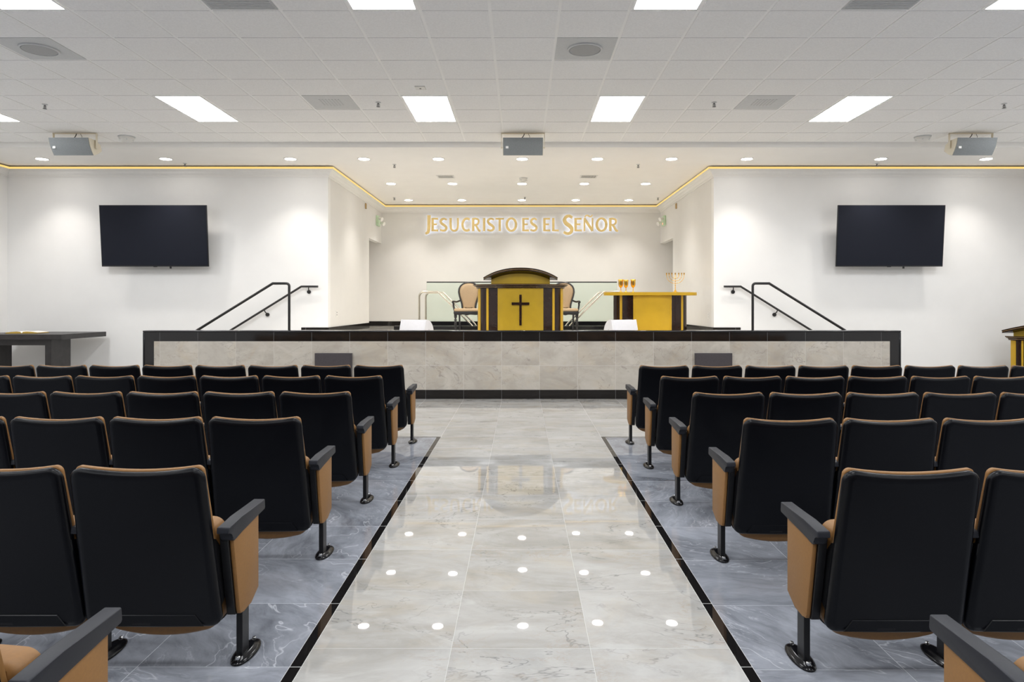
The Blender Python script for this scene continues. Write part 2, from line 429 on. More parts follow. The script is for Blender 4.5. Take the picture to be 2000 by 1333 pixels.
# ------------------------------------------------------------------ stage
X0 = -5.92; X1 = 5.95
st = thing('stage', 'raised stage with beige marble front, black coping and black base band', 'stage')
w = MB(); w.box(X0 + 0.03, X1 - 0.03, YS + 0.012, 11.0, 0, ZR - 0.02); w.build('parapet_core', 'face', st)
w = MB(); w.box(X0 + 0.172, X1 - 0.172, YS + 0.003, YS + 0.012, 0.1426, 0.904); w.build('marble_facing', 'face', st)
w = MB(); w.box(X0 + 0.03, X1 - 0.03, YS, YS + 0.012, 0.906, ZR - 0.026)
w.build('top_band', 'blacktile', st)
for s in (0, 1):
    w = MB(); a = X0 + 0.03 if s == 0 else X1 - 0.17
    w.box(a, a + 0.14, YS, YS + 0.012, 0.1426, 0.906); w.build('end_band', 'blacktile', st)
w = MB(); w.box(X0 + 0.03, X1 - 0.03, YS, YS + 0.012, 0, 0.1406); w.build('base_band', 'blacktile', st)
w = MB(); w.box(X0, X1, YS - 0.012, 11.03, ZR - 0.026, ZR, 0.010, 3); w.build('coping', 'granite', st, 40)
for s in (0, 1):
    w = MB(); a = X0 if s == 0 else X1 - 0.03
    w.box(a, a + 0.03, YS - 0.008, 11.0, 0, ZR - 0.026, 0.008, 2); w.build('end_coping', 'granite', st, 40)
# deck with the sunken basin left open
PX = 1.75; PY0 = 14.25; PY1 = 15.95
w = MB()
dk = 0.12
w.box(-3.95, 3.95, 11.0, YW, ZF - dk, ZF); w.box(-XA, XA, YW, PY0, ZF - dk, ZF)
w.box(-XA, -PX, PY0, PY1, ZF - dk, ZF); w.box(PX, XA, PY0, PY1, ZF - dk, ZF); w.box(-XA, XA, PY1, YK, ZF - dk, ZF)
w.box(-6.0, -XA, YW + th, YK, ZF - dk, ZF); w.box(XA, 6.0, YW + th, YK, ZF - dk, ZF)
struct(w.build('floor', 'deckm'), 'beige marble deck of the raised stage')
bp = thing('baptistry_pool', 'sunken basin with low black curbs behind the pulpit', 'pool', (0, 0, 0))
w = MB(); w.quad((-PX, PY0, 0.002), (PX, PY0, 0.002), (PX, PY1, 0.002), (-PX, PY1, 0.002))
for a, c in (((-PX, PY0), (PX, PY0)), ((PX, PY0), (PX, PY1)), ((PX, PY1), (-PX, PY1)), ((-PX, PY1), (-PX, PY0))):
    w.quad((*a, 0.002), (*c, 0.002), (*c, ZF - dk), (*a, ZF - dk))
w.build('basin', 'pool', bp)
w = MB(); w.box(-2.6, 2.6, PY0 - 0.15, PY0, ZF, 1.042); w.build('front_curb', 'granite', bp)
w = MB(); w.box(-2.22, 2.26, PY1, PY1 + 0.12, ZF, 1.092); w.build('rear_curb', 'granite', bp)
for s in (-1, 1):
    sf = thing('stage_stairs', f"flight of marble steps behind the {'left' if s < 0 else 'right'} end of the stage parapet", 'stairs', (0, 0, 0), 0, 'stage stairs')
    for i in range(5):
        x0, x1 = sorted((s * (3.95 + 0.27 * i), s * (3.95 + 0.27 * (i + 1))))
        z = ZF - 0.159 * (i + 1)
        w = MB(); w.box(x0, x1, 11.045, YW - 0.025, 0, z); w.build('step', 'deckm', sf)
# glass guard behind the basin
g = thing('glass_guard', 'clear glass guard panel with thin black top rail behind the pulpit', 'glass panel', (0.02, PY1 + 0.06, 1.092))
w = MB(); w.box(-2.21, 2.21, -0.006, 0.006, 0, 0.90); w.build('pane', 'glass', g)
w = MB(); w.box(-2.21, 2.21, -0.012, 0.012, 0.90, 0.925); w.build('top_rail', 'railblack', g)

# square dark panels set in the stage front
for px, lab in ((650.5, 'square dark grey panel set low in the left half of the marble stage front'), (1394.5, 'square dark grey panel set low in the right half of the marble stage front')):
    x = (px - CX) * 10.74 / F
    t = thing('speaker_panel', lab, 'panel', (x, 10.75, 0.43), 0, 'dark panels in the stage front')
    w = MB(); w.box(-0.29, 0.29, 0, 0.042, -0.29, 0.29, 0.004); w.build('frame', 'sub', t)
    w = MB(); w.box(-0.27, 0.27, -0.004, 0.001, -0.27, 0.27, 0.002); w.build('cover', 'sub', t)
    w = MB(); w.box(-0.006, 0.006, -0.007, -0.003, 0.045, 0.075); w.build('latch', 'bolt', t)

# ------------------------------------------------------------------ black stair handrails
def arc2(c, r, a0, a1, n=6): return [(c[0] + r * math.cos(a0 + (a1 - a0) * i / n), c[1] + r * math.sin(a0 + (a1 - a0) * i / n)) for i in range(n + 1)]
for s, nm in ((-1, 'left'), (1, 'right')):
    yr = 11.30
    def X(px, d): return (px - CX) * d / F
    def Z(py, d): return CZ + (CY - py) * d / F
    xp = s * 3.80; xb = s * 4.07; zt = Z(554, yr)
    sl = 0.62
    t = thing('stair_handrail', f'black pipe handrail with tall post at the {nm} stage stairs', 'handrail', (xp, yr, ZF), 0, 'free-standing stair handrails')
    r0 = 0.045
    pts = [(0, 0, 0), (0, 0, zt - ZF - r0)] + [(s * (r0 - r0 * math.cos(a)), 0, zt - ZF - r0 + r0 * math.sin(a)) for a in [PI / 2 * i / 5 for i in range(1, 6)]]
    w = MB(); w.tube(pts + [(xb - xp, 0, zt - ZF)] + [(xb - xp + s * 1.65, 0, zt - ZF - 1.65 * sl)], 0.021); w.build('rail', 'railblack', t, 40)
    w = MB(); w.lathe([(0.045, 0), (0.045, 0.008), (0.022, 0.012)]); w.build('base_flange', 'railblack', t, 40)
    xe = xb + s * 1.5 
    w = MB(); hz = zt - ZF - 1.5 * sl
    w.tube([(xe - xp, 0, -0.795 + 0.0), (xe - xp, 0, hz)], 0.021); w.build('lower_post', 'railblack', t, 40)
    # wall rail
    yw = YW - 0.07; z2 = Z(560, yw)
    xs = s * 3.63; xk = s * 3.93
    t = thing('wall_handrail', f'black pipe handrail on wall brackets behind the {nm} stage stairs', 'handrail', (xs, yw, z2), 0, 'wall-mounted stair handrails')
    w = MB(); w.tube([(0, 0, 0), (xk - xs, 0, 0), (xk - xs + s * 1.6, 0, -1.6 * sl)], 0.019); w.build('rail', 'railblack', t, 40)
    for bx in (0.17, 0.96):
        dx = s * bx; zz = 0 if bx < 0.3 else -(bx - 0.30) * sl
        w = MB(); ex = -s * 0.035 if bx > 0.3 else s * 0.01
        w.tube([(dx, 0, zz - 0.015), (dx + ex * 0.3, 0.012, zz - 0.05), (dx + ex, 0.052, zz - 0.085)], 0.009)
        w.tube([(dx + ex, 0.045, zz - 0.095), (dx + ex, 0.0695, zz - 0.095)], 0.034, 16); w.build('bracket', 'railblack', t, 40)

# stainless rails of the basin steps
for s, nm in ((-1, 'left'), (1, 'right')):
    for y, wh in ((14.5, 'front'), (15.5, 'rear')):
        t = thing('basin_rail', f'stainless steel grab rail at the {nm} basin steps, {wh} one of the pair', 'handrail', (s * 2.14, y, ZF), 0, 'steel rails beside the pulpit')
        h = 0.795; r0 = 0.10
        pts = [(0, 0, 0), (0, 0, h - r0)] + [(-s * (r0 - r0 * math.cos(a)), 0, h - r0 + r0 * math.sin(a)) for a in [PI / 2 * i / 6 for i in range(1, 7)]]
        pts += [(-s * 0.37, 0, h)] + [(-s * (0.37 + 0.06 * math.sin(a)), 0, h - 0.06 * (1 - math.cos(a))) for a in [PI / 4 * i / 3 for i in range(1, 4)]]
        pts += [(-s * 1.10, 0, h - 0.70), (-s * 1.16, 0, h - 0.80), (-s * 1.17, 0, h - 1.0)]
        w = MB(); w.tube(pts, 0.021); w.build('rail', 'chrome', t, 50)
        w = MB(); w.lathe([(0.04, 0), (0.04, 0.01), (0.022, 0.015)]); w.build('flange', 'chrome', t, 40)

# ------------------------------------------------------------------ pulpit
def pulpit(t, W, D, H1, H2, bounds, cross=True, bw=None):
    a = W / 2
    def P(x, off):          # point of the half ellipse at x (front = -y) pushed out by off
        c = max(-1, min(1, x / a)); th_ = math.acos(c)
        px, py = a * math.cos(th_), -D * math.sin(th_)
        n = Vector((math.cos(th_) / a, -math.sin(th_) / D)).normalized()
        return (px + n.x * off, py + n.y * off)
    def seg(name, mat, x0, x1, o0, o1, z0, z1, n=10):
        t0, t1 = math.acos(max(-1, min(1, x0 / a))), math.acos(max(-1, min(1, x1 / a)))
        xs = [a * math.cos(t0 + (t1 - t0) * i / n) for i in range(n + 1)]
        poly = [P(x, o1) for x in xs] + [P(x, o0) for x in reversed(xs)]
        w = MB(); w.prism(poly, 'z', z0, z1); return w.build(name, mat, t, 30)
    b0, b1, b2, b3 = bounds
    seg('front_panel', 'gold', -b0, b0, -0.03, 0.012, 0, H1 - 0.07, 20)
    for s in (-1, 1):
        seg('dark_panel', 'wood', s * b0, s * b1, -0.03, 0.0, 0, H1 - 0.07)
        seg('gold_strip', 'goldt', s * b1, s * b2, -0.03, 0.008, 0, H1 - 0.07, 4)
        seg('dark_panel', 'wood', s * b2, s * b3, -0.03, 0.0, 0, H1 - 0.07)
        seg('gold_edge', 'goldt', s * b3, s * a, -0.03, 0.004, 0, H1 - 0.07)
    def slab(w, off, z0, z1, key, yb=0.02):
        n = 36; poly = [P(a * math.cos(PI * i / n), off) for i in range(n + 1)]
        poly = [(poly[0][0], yb)] + poly + [(poly[-1][0], yb)]
        w.mat(key); w.prism(poly, 'z', z0, z1)
    w = MB()
    slab(w, 0.03, H1 - 0.07, H1 - 0.052, 'wood'); slab(w, 0.037, H1 - 0.052, H1 - 0.046, 'bronze'); slab(w, 0.042, H1 - 0.046, H1 - 0.034, 'wood')
    w.build('moulding', None, t, 30)
    w = MB()
    slab(w, 0.07, H1 - 0.034, H1 - 0.02, 'wood'); slab(w, 0.085, H1 - 0.02, H1 - 0.013, 'bronze'); slab(w, 0.09, H1 - 0.013, H1, 'wood')
    w.build('counter_top', None, t, 30)
    # drum and tilted reading board
    r = min(bw * 0.785, a - 0.03); dr = D * 0.84; tilt = (H2 - H1) * 0.54
    n = 32; yb = -0.02
    def lip(x, y): return H2 - tilt * (1 - (-(y) / (dr + 0.09)))
    def arcp(i, rx, ry): x = rx * math.cos(PI * i / n); return x, -ry * (1 - abs(x / rx) ** 2.3)   # plane rising toward the audience
    w = MB(); rb = []; rt = []
    for i in range(n + 1):
        x, y = arcp(i, r, dr - 0.07); y -= 0.02
        rb.append((x, y, H1)); rt.append((x, y, lip(x, y) - 0.048))
    w.loft([rb, rt]); w.build('drum', 'gold', t, 30)
    def board(w, rx, ry, dz0, dz1, key):
        bt = []; tp = []
        for i in range(n + 1):
            x, y = arcp(i, rx, ry)
            bt.append((x, y, lip(x, y) + dz0)); tp.append((x, y, lip(x, y) + dz1))
        w.mat(key); w.loft([bt, tp])
    w = MB()
    board(w, bw - 0.005, dr + 0.085, -0.048, -0.028, 'wood'); board(w, bw - 0.01, dr + 0.08, -0.028, -0.019, 'bronze'); board(w, bw, dr + 0.09, -0.019, 0.0, 'wood')
    w.build('reading_board', None, t, 30)
    if cross:
        y = -D - 0.012
        w = MB(); w.mat('wood')
        w.box(-0.020, 0.020, y - 0.018, y + 0.03, 0.172, 0.692, 0.003); w.box(-0.150, 0.150, y - 0.0175, y + 0.045, 0.517, 0.562, 0.003)
        w.build('cross', None, t)
YP = 12.10
t = thing('pulpit', 'gold and dark brown curved pulpit with a dark cross at the stage centre', 'pulpit', (-0.008, YP, ZF))
pulpit(t, 1.49, 0.42, 0.875, 1.150, (0.385, 0.545, 0.582, 0.692), True, 0.655)
t = thing('lectern', 'dark and gold lectern on the hall floor at the right frame edge', 'lectern', (8.735, 11.85, 0))
pulpit(t, 0.62, 0.26, 0.94, 1.155, (0.16, 0.225, 0.245, 0.29), False, 0.47)

# ------------------------------------------------------------------ communion table
TX, TY = 2.33, 12.45
t = thing('communion_table', 'yellow gold table with dark brown curved sides and rounded top on the stage', 'table', (TX, TY, ZF))
def ell(rx, ry, n_, N=48):
    out = []
    for i in range(N):
        a = 2 * PI * i / N; c, s_ = math.cos(a), math.sin(a)
        out.append((rx * math.copysign(abs(c) ** (2 / n_), c), ry * math.copysign(abs(s_) ** (2 / n_), s_)))
    return out
w = MB(); w.prism(ell(0.835, 0.33, 2.6), 'z', 0.69, 0.745, 0.006); w.build('table_top', 'goldt', t, 40)
def tseg(name, mat, x0, x1, off, z0, z1, n=8):
    a, D = 0.66, 0.27
    t0, t1 = math.acos(x0 / a), math.acos(x1 / a); out = []; inn = []
    for i in range(n + 1):
        q = t0 + (t1 - t0) * i / n
        out.append(((a + off) * math.cos(q), -(D + off) * math.sin(q))); inn.append(((a - 0.03) * math.cos(q), -(D - 0.03) * math.sin(q)))
    w = MB(); w.prism(out + inn[::-1], 'z', z0, z1); return w.build(name, mat, t, 30)
tseg('front_panel', 'goldt', -0.33, 0.33, 0.004, 0, 0.69, 16)
for s in (-1, 1):
    tseg('frame_strip', 'goldt', s * 0.315, s * 0.335, 0.010, 0, 0.69, 2)
    tseg('dark_panel', 'wood', s * 0.335, s * 0.525, 0.0, 0, 0.69)
    tseg('gold_strip', 'goldt', s * 0.525, s * 0.56, 0.008, 0, 0.69, 3)
    tseg('dark_panel', 'wood', s * 0.56, s * 0.66, 0.0, 0, 0.69)
w = MB(); w.box(-0.62, 0.62, -0.02, 0.20, 0, 0.69); w.build('rear_body', 'wood', t)

ZTAB = ZF + 0.745
def goblet(px, y, lab, h=0.232):
    x = (px - CX) * y / F
    t = thing('goblet', lab, 'goblet', (x, y, ZTAB), 0, 'gold goblets on the table')
    k = h / 0.232
    w = MB(); w.lathe([(0.034 * k, 0), (0.034 * k, 0.004), (0.020 * k, 0.010), (0.009 * k, 0.018), (0.006, 0.03 * k), (0.006, 0.045 * k), (0.010, 0.052 * k), (0.006, 0.058 * k), (0.006, 0.075 * k), (0.012, 0.086 * k)], seg=20); w.build('stem', 'metalgold', t, 50)
    w = MB(); w.lathe([(0.012, 0.086 * k), (0.030 * k, 0.100 * k), (0.040 * k, 0.125 * k), (0.042 * k, 0.19 * k), (0.048 * k, 0.228 * k), (0.046 * k, h), (0.040 * k, 0.20 * k), (0.036 * k, 0.13 * k), (0.0, 0.11 * k)], seg=24); w.build('bowl', 'metalgold', t, 50)
    w = MB()
    for a in (-PI / 2, -PI / 2 + 1.5, -PI / 2 - 1.5):
        c = Vector((math.cos(a), math.sin(a), 0)); q = Vector((-math.sin(a), math.cos(a), 0))
        def pt(u, z): return tuple(c * (0.0428 * k * math.cos(u / 0.043)) + q * (0.0428 * k * math.sin(u / 0.043)) + Vector((0, 0, z)))
        for (u0, u1, z0, z1) in ((-0.004, 0.004, 0.135, 0.19), (-0.014, 0.014, 0.165, 0.172), (-0.016, -0.008, 0.14, 0.16), (0.008, 0.016, 0.145, 0.185), (-0.015, -0.009, 0.176, 0.188)):
            w.quad(pt(u0, z0 * k), pt(u1, z0 * k), pt(u1, z1 * k), pt(u0, z1 * k))
    w.build('etching', 'etched', t)
goblet(1212.5, 12.36, 'gold goblet at the left end of the trio on the yellow table')
goblet(1222.5, 12.30, 'middle gold goblet of the trio, slightly shorter and partly overlapped', 0.222)
goblet(1236.5, 12.36, 'gold goblet standing apart at the right of the trio')

xm = (1319.0 - CX) * 12.40 / F
t = thing('menorah', 'seven-branched gold menorah on the right end of the yellow table', 'menorah', (xm, 12.40, ZTAB))
w = MB(); w.lathe([(0.050, 0), (0.048, 0.006), (0.026, 0.016), (0.020, 0.03), (0.010, 0.05), (0.006, 0.055)], seg=8); w.build('base', 'metalgold', t, 30)
zc = 0.315
w = MB(); w.lathe([(0.0055, 0.05), (0.0055, 0.08), (0.011, 0.088), (0.0055, 0.096), (0.0055, 0.115), (0.011, 0.122), (0.0055, 0.13), (0.005, 0.155), (0.009, 0.160), (0.005, 0.166), (0.005, 0.2), (0.009, 0.205), (0.005, 0.21), (0.005, 0.245), (0.009, 0.25), (0.005, 0.255), (0.005, zc)], seg=12); w.build('stem', 'metalgold', t, 50)
for R_, zb in ((0.158, 0.160), (0.113, 0.205), (0.062, 0.250)):
    w = MB(); hh = zc - 0.01 - zb
    pts = [(R_ * math.cos(a), 0, zc - 0.01 + hh * math.sin(a)) for a in [PI + PI * i / 24 for i in range(25)]]
    pts = [(-R_, 0, zc)] + pts + [(R_, 0, zc)]
    w.tube(pts, 0.0042, 8); w.build('branch', 'metalgold', t, 60)
for x in (-0.158, -0.113, -0.062, 0, 0.062, 0.113, 0.158):
    w = MB(); w.lathe([(0.004, zc - 0.012), (0.008, zc - 0.004), (0.005, zc + 0.002), (0.010, zc + 0.012), (0.011, zc + 0.024), (0.013, zc + 0.036), (0.009, zc + 0.036), (0.008, zc + 0.02)], (x, 0, 0), 14); w.build('candle_cup', 'metalgold', t, 40)

# ------------------------------------------------------------------ throne chairs
def rr(outline, n=6): return outline
def throne(x, y, lab):
    t = thing('armchair', lab, 'chair', (x, y, ZF), 0, 'beige armchairs behind the pulpit')
    # balloon back outline (half widths by height)
    hs = [(0.40, 0.150), (0.44, 0.152), (0.48, 0.150), (0.54, 0.160), (0.62, 0.185), (0.70, 0.210), (0.78, 0.225), (0.85, 0.218), (0.91, 0.190), (0.955, 0.140), (0.98, 0.085), (0.99, 0.03)]
    out = [(-w_, z) for z, w_ in hs] + [(w_, z) for z, w_ in reversed(hs)]
    def ins(d):
        res = []; n = len(out)
        for i in range(n):
            a, b_, c = Vector(out[i - 1]), Vector(out[i]), Vector(out[(i + 1) % n])
            t1 = (b_ - a).normalized(); t2 = (c - b_).normalized(); nn = (Vector((t1.y, -t1.x)) + Vector((t2.y, -t2.x))).normalized()
            res.append(b_ + nn * d)
        return res
    def ring(pl, yy): return [(p[0], yy + (p[1] - 0.4) * 0.16, p[1]) for p in pl]
    yb = 0.22
    inn = ins(0.032)
    w = MB(); w.loft([ring(out, yb + 0.03), ring(out, yb - 0.012), ring(ins(0.010), yb - 0.022), ring(ins(0.024), yb - 0.022), ring(inn, yb - 0.012)], True, True); w.build('back_frame', 'blackwood', t, 40)
    w = MB(); w.loft([ring(ins(0.030), yb - 0.008), ring(ins(0.034), yb - 0.024), ring(ins(0.06), yb - 0.040), ring(ins(0.10), yb - 0.05)]); w.build('back_pad', 'linen', t, 60)
    w = MB()
    pl = ins(0.033); n = len(pl); pts = []
    for i in range(n):
        a, c = Vector(pl[i]), Vector(pl[(i + 1) % n]); L = (c - a).length; m = max(1, int(L / 0.022))
        for j in range(m): pts.append(a + (c - a) * j / m)
    for p in pts:
        q = (p.x, yb - 0.030 + (p.y - 0.4) * 0.16, p.y)
        for k in range(1): bmesh.ops.create_icosphere(w.bm, subdivisions=1, radius=0.0065, matrix=Matrix.Translation(q))
    o = w.build('nailhead_trim', 'nail', t, 60)
    # seat
    def sq(hw0, hw1, y0, y1, z, n_=1): return [(-hw0, y0, z), (hw0, y0, z), (hw1, y1, z), (-hw1, y1, z)]
    w = MB(); w.prism([(-0.265, -0.26), (0.265, -0.26), (0.225, 0.23), (-0.225, 0.23)], 'z', 0.345, 0.39, 0.008); 
    w.prism([(-0.255, 0.345), (-0.255, 0.335), (-0.17, 0.322), (-0.06, 0.33), (0, 0.315), (0.06, 0.33), (0.17, 0.322), (0.255, 0.335), (0.255, 0.345)], 'y', -0.255, -0.235)
    w.build('seat_frame', 'blackwood', t, 40)
    w = MB(); w.prism([(-0.258, -0.252), (0.258, -0.252), (0.215, 0.19), (-0.215, 0.19)], 'z', 0.388, 0.452, 0.028, 4); w.build('seat_cushion', 'linen', t, 60)
    for s in (-1, 1):
        w = MB(); w.lathe([(0.018, 0), (0.024, 0.015), (0.024, 0.03), (0.014, 0.045), (0.018, 0.07), (0.026, 0.13), (0.024, 0.175), (0.014, 0.195), (0.026, 0.215), (0.026, 0.235), (0.014, 0.25), (0.026, 0.27), (0.030, 0.29), (0.030, 0.35)], (s * 0.228, -0.222, 0), 16); w.build('leg', 'blackwood', t, 40)
        w = MB(); w.loft([[(s * 0.19 + a, 0.25 + b_ + o_, z) for a, b_ in ((-0.017, -0.017), (0.017, -0.017), (0.017, 0.017), (-0.017, 0.017))] for z, o_ in ((0, 0.05), (0.2, 0.0), (0.36, -0.03))]); w.build('leg', 'blackwood', t)
        w = MB()
        w.tube([(s * 0.235, -0.18, 0.36), (s * 0.262, -0.17, 0.44), (s * 0.275, -0.155, 0.52), (s * 0.272, -0.16, 0.565)], [0.020, 0.017, 0.017, 0.020], 10)
        w.tube([(s * 0.28, -0.215, 0.570), (s * 0.277, -0.19, 0.583), (s * 0.268, -0.12, 0.588), (s * 0.235, 0.02, 0.578), (s * 0.19, 0.225, 0.602)], [0.023, 0.024, 0.019, 0.016, 0.018], 10)
        w.build('arm', 'blackwood', t, 60)
throne(-1.05, 13.68, 'beige and black oval-backed armchair at the left of the pulpit')
throne(0.865, 13.68, 'beige and black oval-backed armchair at the right of the pulpit')

# ------------------------------------------------------------------ stage monitors
def wedge(px, lab, s):
    y = 11.72; x = (px - CX) * y / F
    t = thing('stage_monitor', lab, 'monitor speaker', (x, y, ZF), s * math.radians(-24), 'white floor monitors at the stage edge')
    def prf(k=0.0):
        p = [(0 + k, 0), (0.075 + k, 0.262), (0.105, 0.262)]
        p += [(0.105 + 0.215 * math.sin(a), 0.03 + 0.232 * math.cos(a)) for a in [PI / 2 * i / 8 for i in range(1, 9)]] + [(0.325, 0)]
        return p
    w = MB(); w.prism(prf(), 'x', -0.235, 0.235, 0.006); w.build('cabinet', 'monitor', t, 40)
    for e in (-1, 1):
        w = MB(); x0, x1 = sorted((e * 0.232, e * 0.252)); w.prism([(p[0] * 1.03 - 0.006, p[1] * 1.02) for p in prf()], 'x', x0, x1, 0.004); c_ = w.build('side_cheek', 'monitor', t, 40)
        w = MB(); w.tube([(e * 0.250, 0.16, 0.085), (e * 0.256, 0.16, 0.085)], 0.013, 14); w.build('bolt', 'bolt', c_, 40)
    w = MB(); q = [(0.115, 0.264)] + [(0.105 + 0.223 * math.sin(a), 0.03 + 0.240 * math.cos(a)) for a in [PI / 2 * i / 8 for i in range(1, 9)]]
    w.loft([[(xx, p[0], p[1]) for p in q] for xx in (-0.215, 0.215)], False, False, False); w.build('grille', 'monitor', t, 60)
wedge(803, 'white wedge monitor on the stage floor left of the pulpit', 1)
wedge(1223, 'white wedge monitor on the stage floor in front of the yellow table', -1)

# ------------------------------------------------------------------ televisions
def tv(xc, lab):
    t = thing('television', lab, 'television', (xc, 12.142, 2.69), 0, 'wall televisions')
    w = MB(); w.box(-0.945, 0.945, 0, 0.028, -0.54, 0.54, 0.005); c = w.build('case', 'tvframe', t, 40); c.data.transform(Matrix.Rotation(math.radians(4.5), 4, 'X'))
    w = MB(); w.box(-0.930, 0.930, -0.002, 0.004, -0.518, 0.528); c = w.build('screen', 'tv', t); c.data.transform(Matrix.Rotation(math.radians(4.5), 4, 'X'))
    w = MB(); w.box(-0.03, 0.03, -0.004, 0.02, -0.548, -0.535); w.box(0.25, 0.275, 0.01, 0.03, -0.575, -0.54); c = w.build('sensor', 'tvframe', t); c.data.transform(Matrix.Rotation(math.radians(4.5), 4, 'X'))
    w = MB(); w.box(-0.22, 0.22, 0.03, 0.256, -0.16, 0.16); w.build('mount', 'tvframe', t)
tv(-6.467, 'large dark flat television tilted forward on the left wall')
tv(6.512, 'large dark flat television tilted forward on the right wall')

# ------------------------------------------------------------------ wall lettering
LY = YK - 0.105; K = LY / F
def LX(px): return (px - CX) * K
def LZ(py): return CZ + (CY - py) * K
sg = thing('wall_lettering', 'backlit gold letters JESUCRISTO ES EL SEÑOR on the alcove back wall', 'sign', (0, LY, 0))
TH = 0.055
def ribbon(mb, pts, ws, y0, y1, grow=0.0):
    P_ = [Vector(p) for p in pts]; n = len(P_)
    if not isinstance(ws, (list, tuple)): ws = [ws] * n
    L = []; R_ = []
    for i in range(n):
        a = P_[max(0, i - 1)]; c = P_[min(n - 1, i + 1)]
        tt = (c - a).normalized(); nn = Vector((-tt.y, tt.x))
        L.append(P_[i] + nn * (ws[i] / 2 + grow)); R_.append(P_[i] - nn * (ws[i] / 2 + grow))
    rings = [[(l.x, y0, l.y), (r.x, y0, r.y), (r.x, y1, r.y), (l.x, y1, l.y)] for l, r in zip(L, R_)]
    mb.loft(rings)
def curve(ctrl, n=28):
    """catmull-rom through control points"""
    c = [Vector(p) for p in ctrl]; c = [c[0] * 2 - c[1]] + c + [c[-1] * 2 - c[-2]]; out = []
    m = len(c) - 3
    for k in range(m):
        p0, p1, p2, p3 = c[k:k + 4]
        for i in range(n // m + 1):
            t_ = i / (n // m + 1)
            out.append(0.5 * ((2 * p1) + (p2 - p0) * t_ + (2 * p0 - 5 * p1 + 4 * p2 - p3) * t_ ** 2 + (3 * p1 - p0 - 3 * p2 + p3) * t_ ** 3))
    out.append(c[-2]); return [(p.x, p.y) for p in out]
def glyph(ch):
    """strokes in a unit box: list of (points, width in units of height)"""
    s, q = 0.17, 0.115
    if ch == 'E': return [([(0.13, 0), (0.13, 1)], s), ([(0.1, 0.945), (0.96, 0.945)], [q, q + .01]), ([(0.1, 0.52), (0.80, 0.52)], q), ([(0.1, 0.055), (1.0, 0.055)], [q, q + .015])]
    if ch == 'L': return [([(0.14, 0), (0.14, 1)], s), ([(0.1, 0.055), (1.0, 0.055)], [q, q + .015])]
    if ch == 'I': return [([(0.5, 0), (0.5, 1)], s)]
    if ch == 'T': return [([(0.5, 0), (0.5, 1)], s), ([(0.0, 0.945), (1.0, 0.945)], q)]
    if ch == 'S':
        p = curve([(0.90, 0.86), (0.60, 0.95), (0.30, 0.90), (0.13, 0.74), (0.30, 0.56), (0.62, 0.44), (0.86, 0.27), (0.72, 0.09), (0.40, 0.04), (0.04, 0.12)], 40)
        n = len(p); return [(p, [0.12 + 0.06 * math.sin(PI * i / (n - 1)) ** 2 for i in range(n)])]
    if ch == 'U': return [(curve([(0.11, 1.0), (0.11, 0.45), (0.20, 0.14), (0.50, 0.03), (0.80, 0.14), (0.90, 0.45), (0.90, 1.0)], 30), [0.16] * 10 + [0.13] * 100)]
    if ch == 'C': return [(curve([(0.98, 0.88), (0.72, 0.96), (0.36, 0.88), (0.13, 0.52), (0.30, 0.14), (0.66, 0.04), (0.98, 0.13)], 34), None)]
    if ch == 'O':
        p = [(0.5 + 0.42 * math.cos(a), 0.5 + 0.475 * math.sin(a)) for a in [2 * PI * i / 36 for i in range(37)]]
        return [(p, [0.125 + 0.05 * abs(math.cos(2 * PI * i / 36)) for i in range(37)])]
    if ch == 'R': return [([(0.13, 0), (0.13, 1)], s), (curve([(0.1, 0.945), (0.45, 0.95), (0.74, 0.86), (0.76, 0.66), (0.55, 0.50), (0.15, 0.46)], 26), 0.13), (curve([(0.40, 0.49), (0.58, 0.30), (0.80, 0.06), (1.02, 0.02)], 12), 0.14)]
    if ch == 'N': return [([(0.06, 0), (0.06, 1)], 0.11), ([(0.06, 0.96), (0.94, 0.03)], 0.17), ([(0.94, 0.0), (0.94, 1)], 0.11)]
    if ch == '~': return [(curve([(0.0, 0.10), (0.18, 0.72), (0.42, 0.72), (0.66, 0.42), (0.86, 0.42), (1.0, 0.95)], 16), 0.36)]
    if ch == 'J': return [(curve([(0.68, 1.0), (0.68, 0.6), (0.66, 0.32), (0.50, 0.12), (0.06, 0.03)], 24), None)]
def letter(ch, x0, x1, y0, y1, extra=None):
    w = MB(); h_ = MB()
    def add(ch, x0, x1, y0, y1):
        H = (y1 - y0) * K; Wd = (x1 - x0) * K; X_ = LX(x0); Z_ = LZ(y1)
        for si, (pts, ws) in enumerate(glyph(ch)):
            n = len(pts); P_ = [(X_ + p[0] * Wd, Z_ + p[1] * H) for p in pts]
            if ws is None: ws = [0.15] * n if ch == 'C' else [0.16 - 0.08 * (i / n) ** 3 for i in range(n)]
            if isinstance(ws, (int, float)): ws = [ws] * n
            ws = (list(ws) + [ws[-1]] * n)[:n]
            k = H if ch != '~' else H
            ribbon(w, P_, [a * k * 1.12 for a in ws], -0.0012 * si, TH - 0.0012 * si); ribbon(h_, P_, [a * k * 0.8 for a in ws], TH + 0.002, TH + 0.006 - 0.0008 * si)
    add(ch, x0, x1, y0, y1)
    if extra: add(*extra)
    o = w.build('letter', 'lettergold', sg); h_.build('backlight', 'halo', o)
A_, B_ = 426.0, 451.7
letter('J', 830, 841.5, 420.5, 457.8)
for ch, a, c in (('E', 843, 856), ('S', 858.5, 873.8), ('U', 878, 896), ('C', 901, 917.5), ('R', 922, 938.5), ('I', 941.5, 949.5), ('S', 951, 966.3), ('T', 967.5, 984.5), ('O', 988, 1009.5),
                 ('E', 1020.5, 1033.5), ('S', 1035.3, 1050), ('E', 1061.5, 1075), ('L', 1079, 1091.5)): letter(ch, a, c, A_, B_)
letter('S', 1100, 1120, 420, 458)
letter('E', 1122.5, 1136.5, A_, B_)
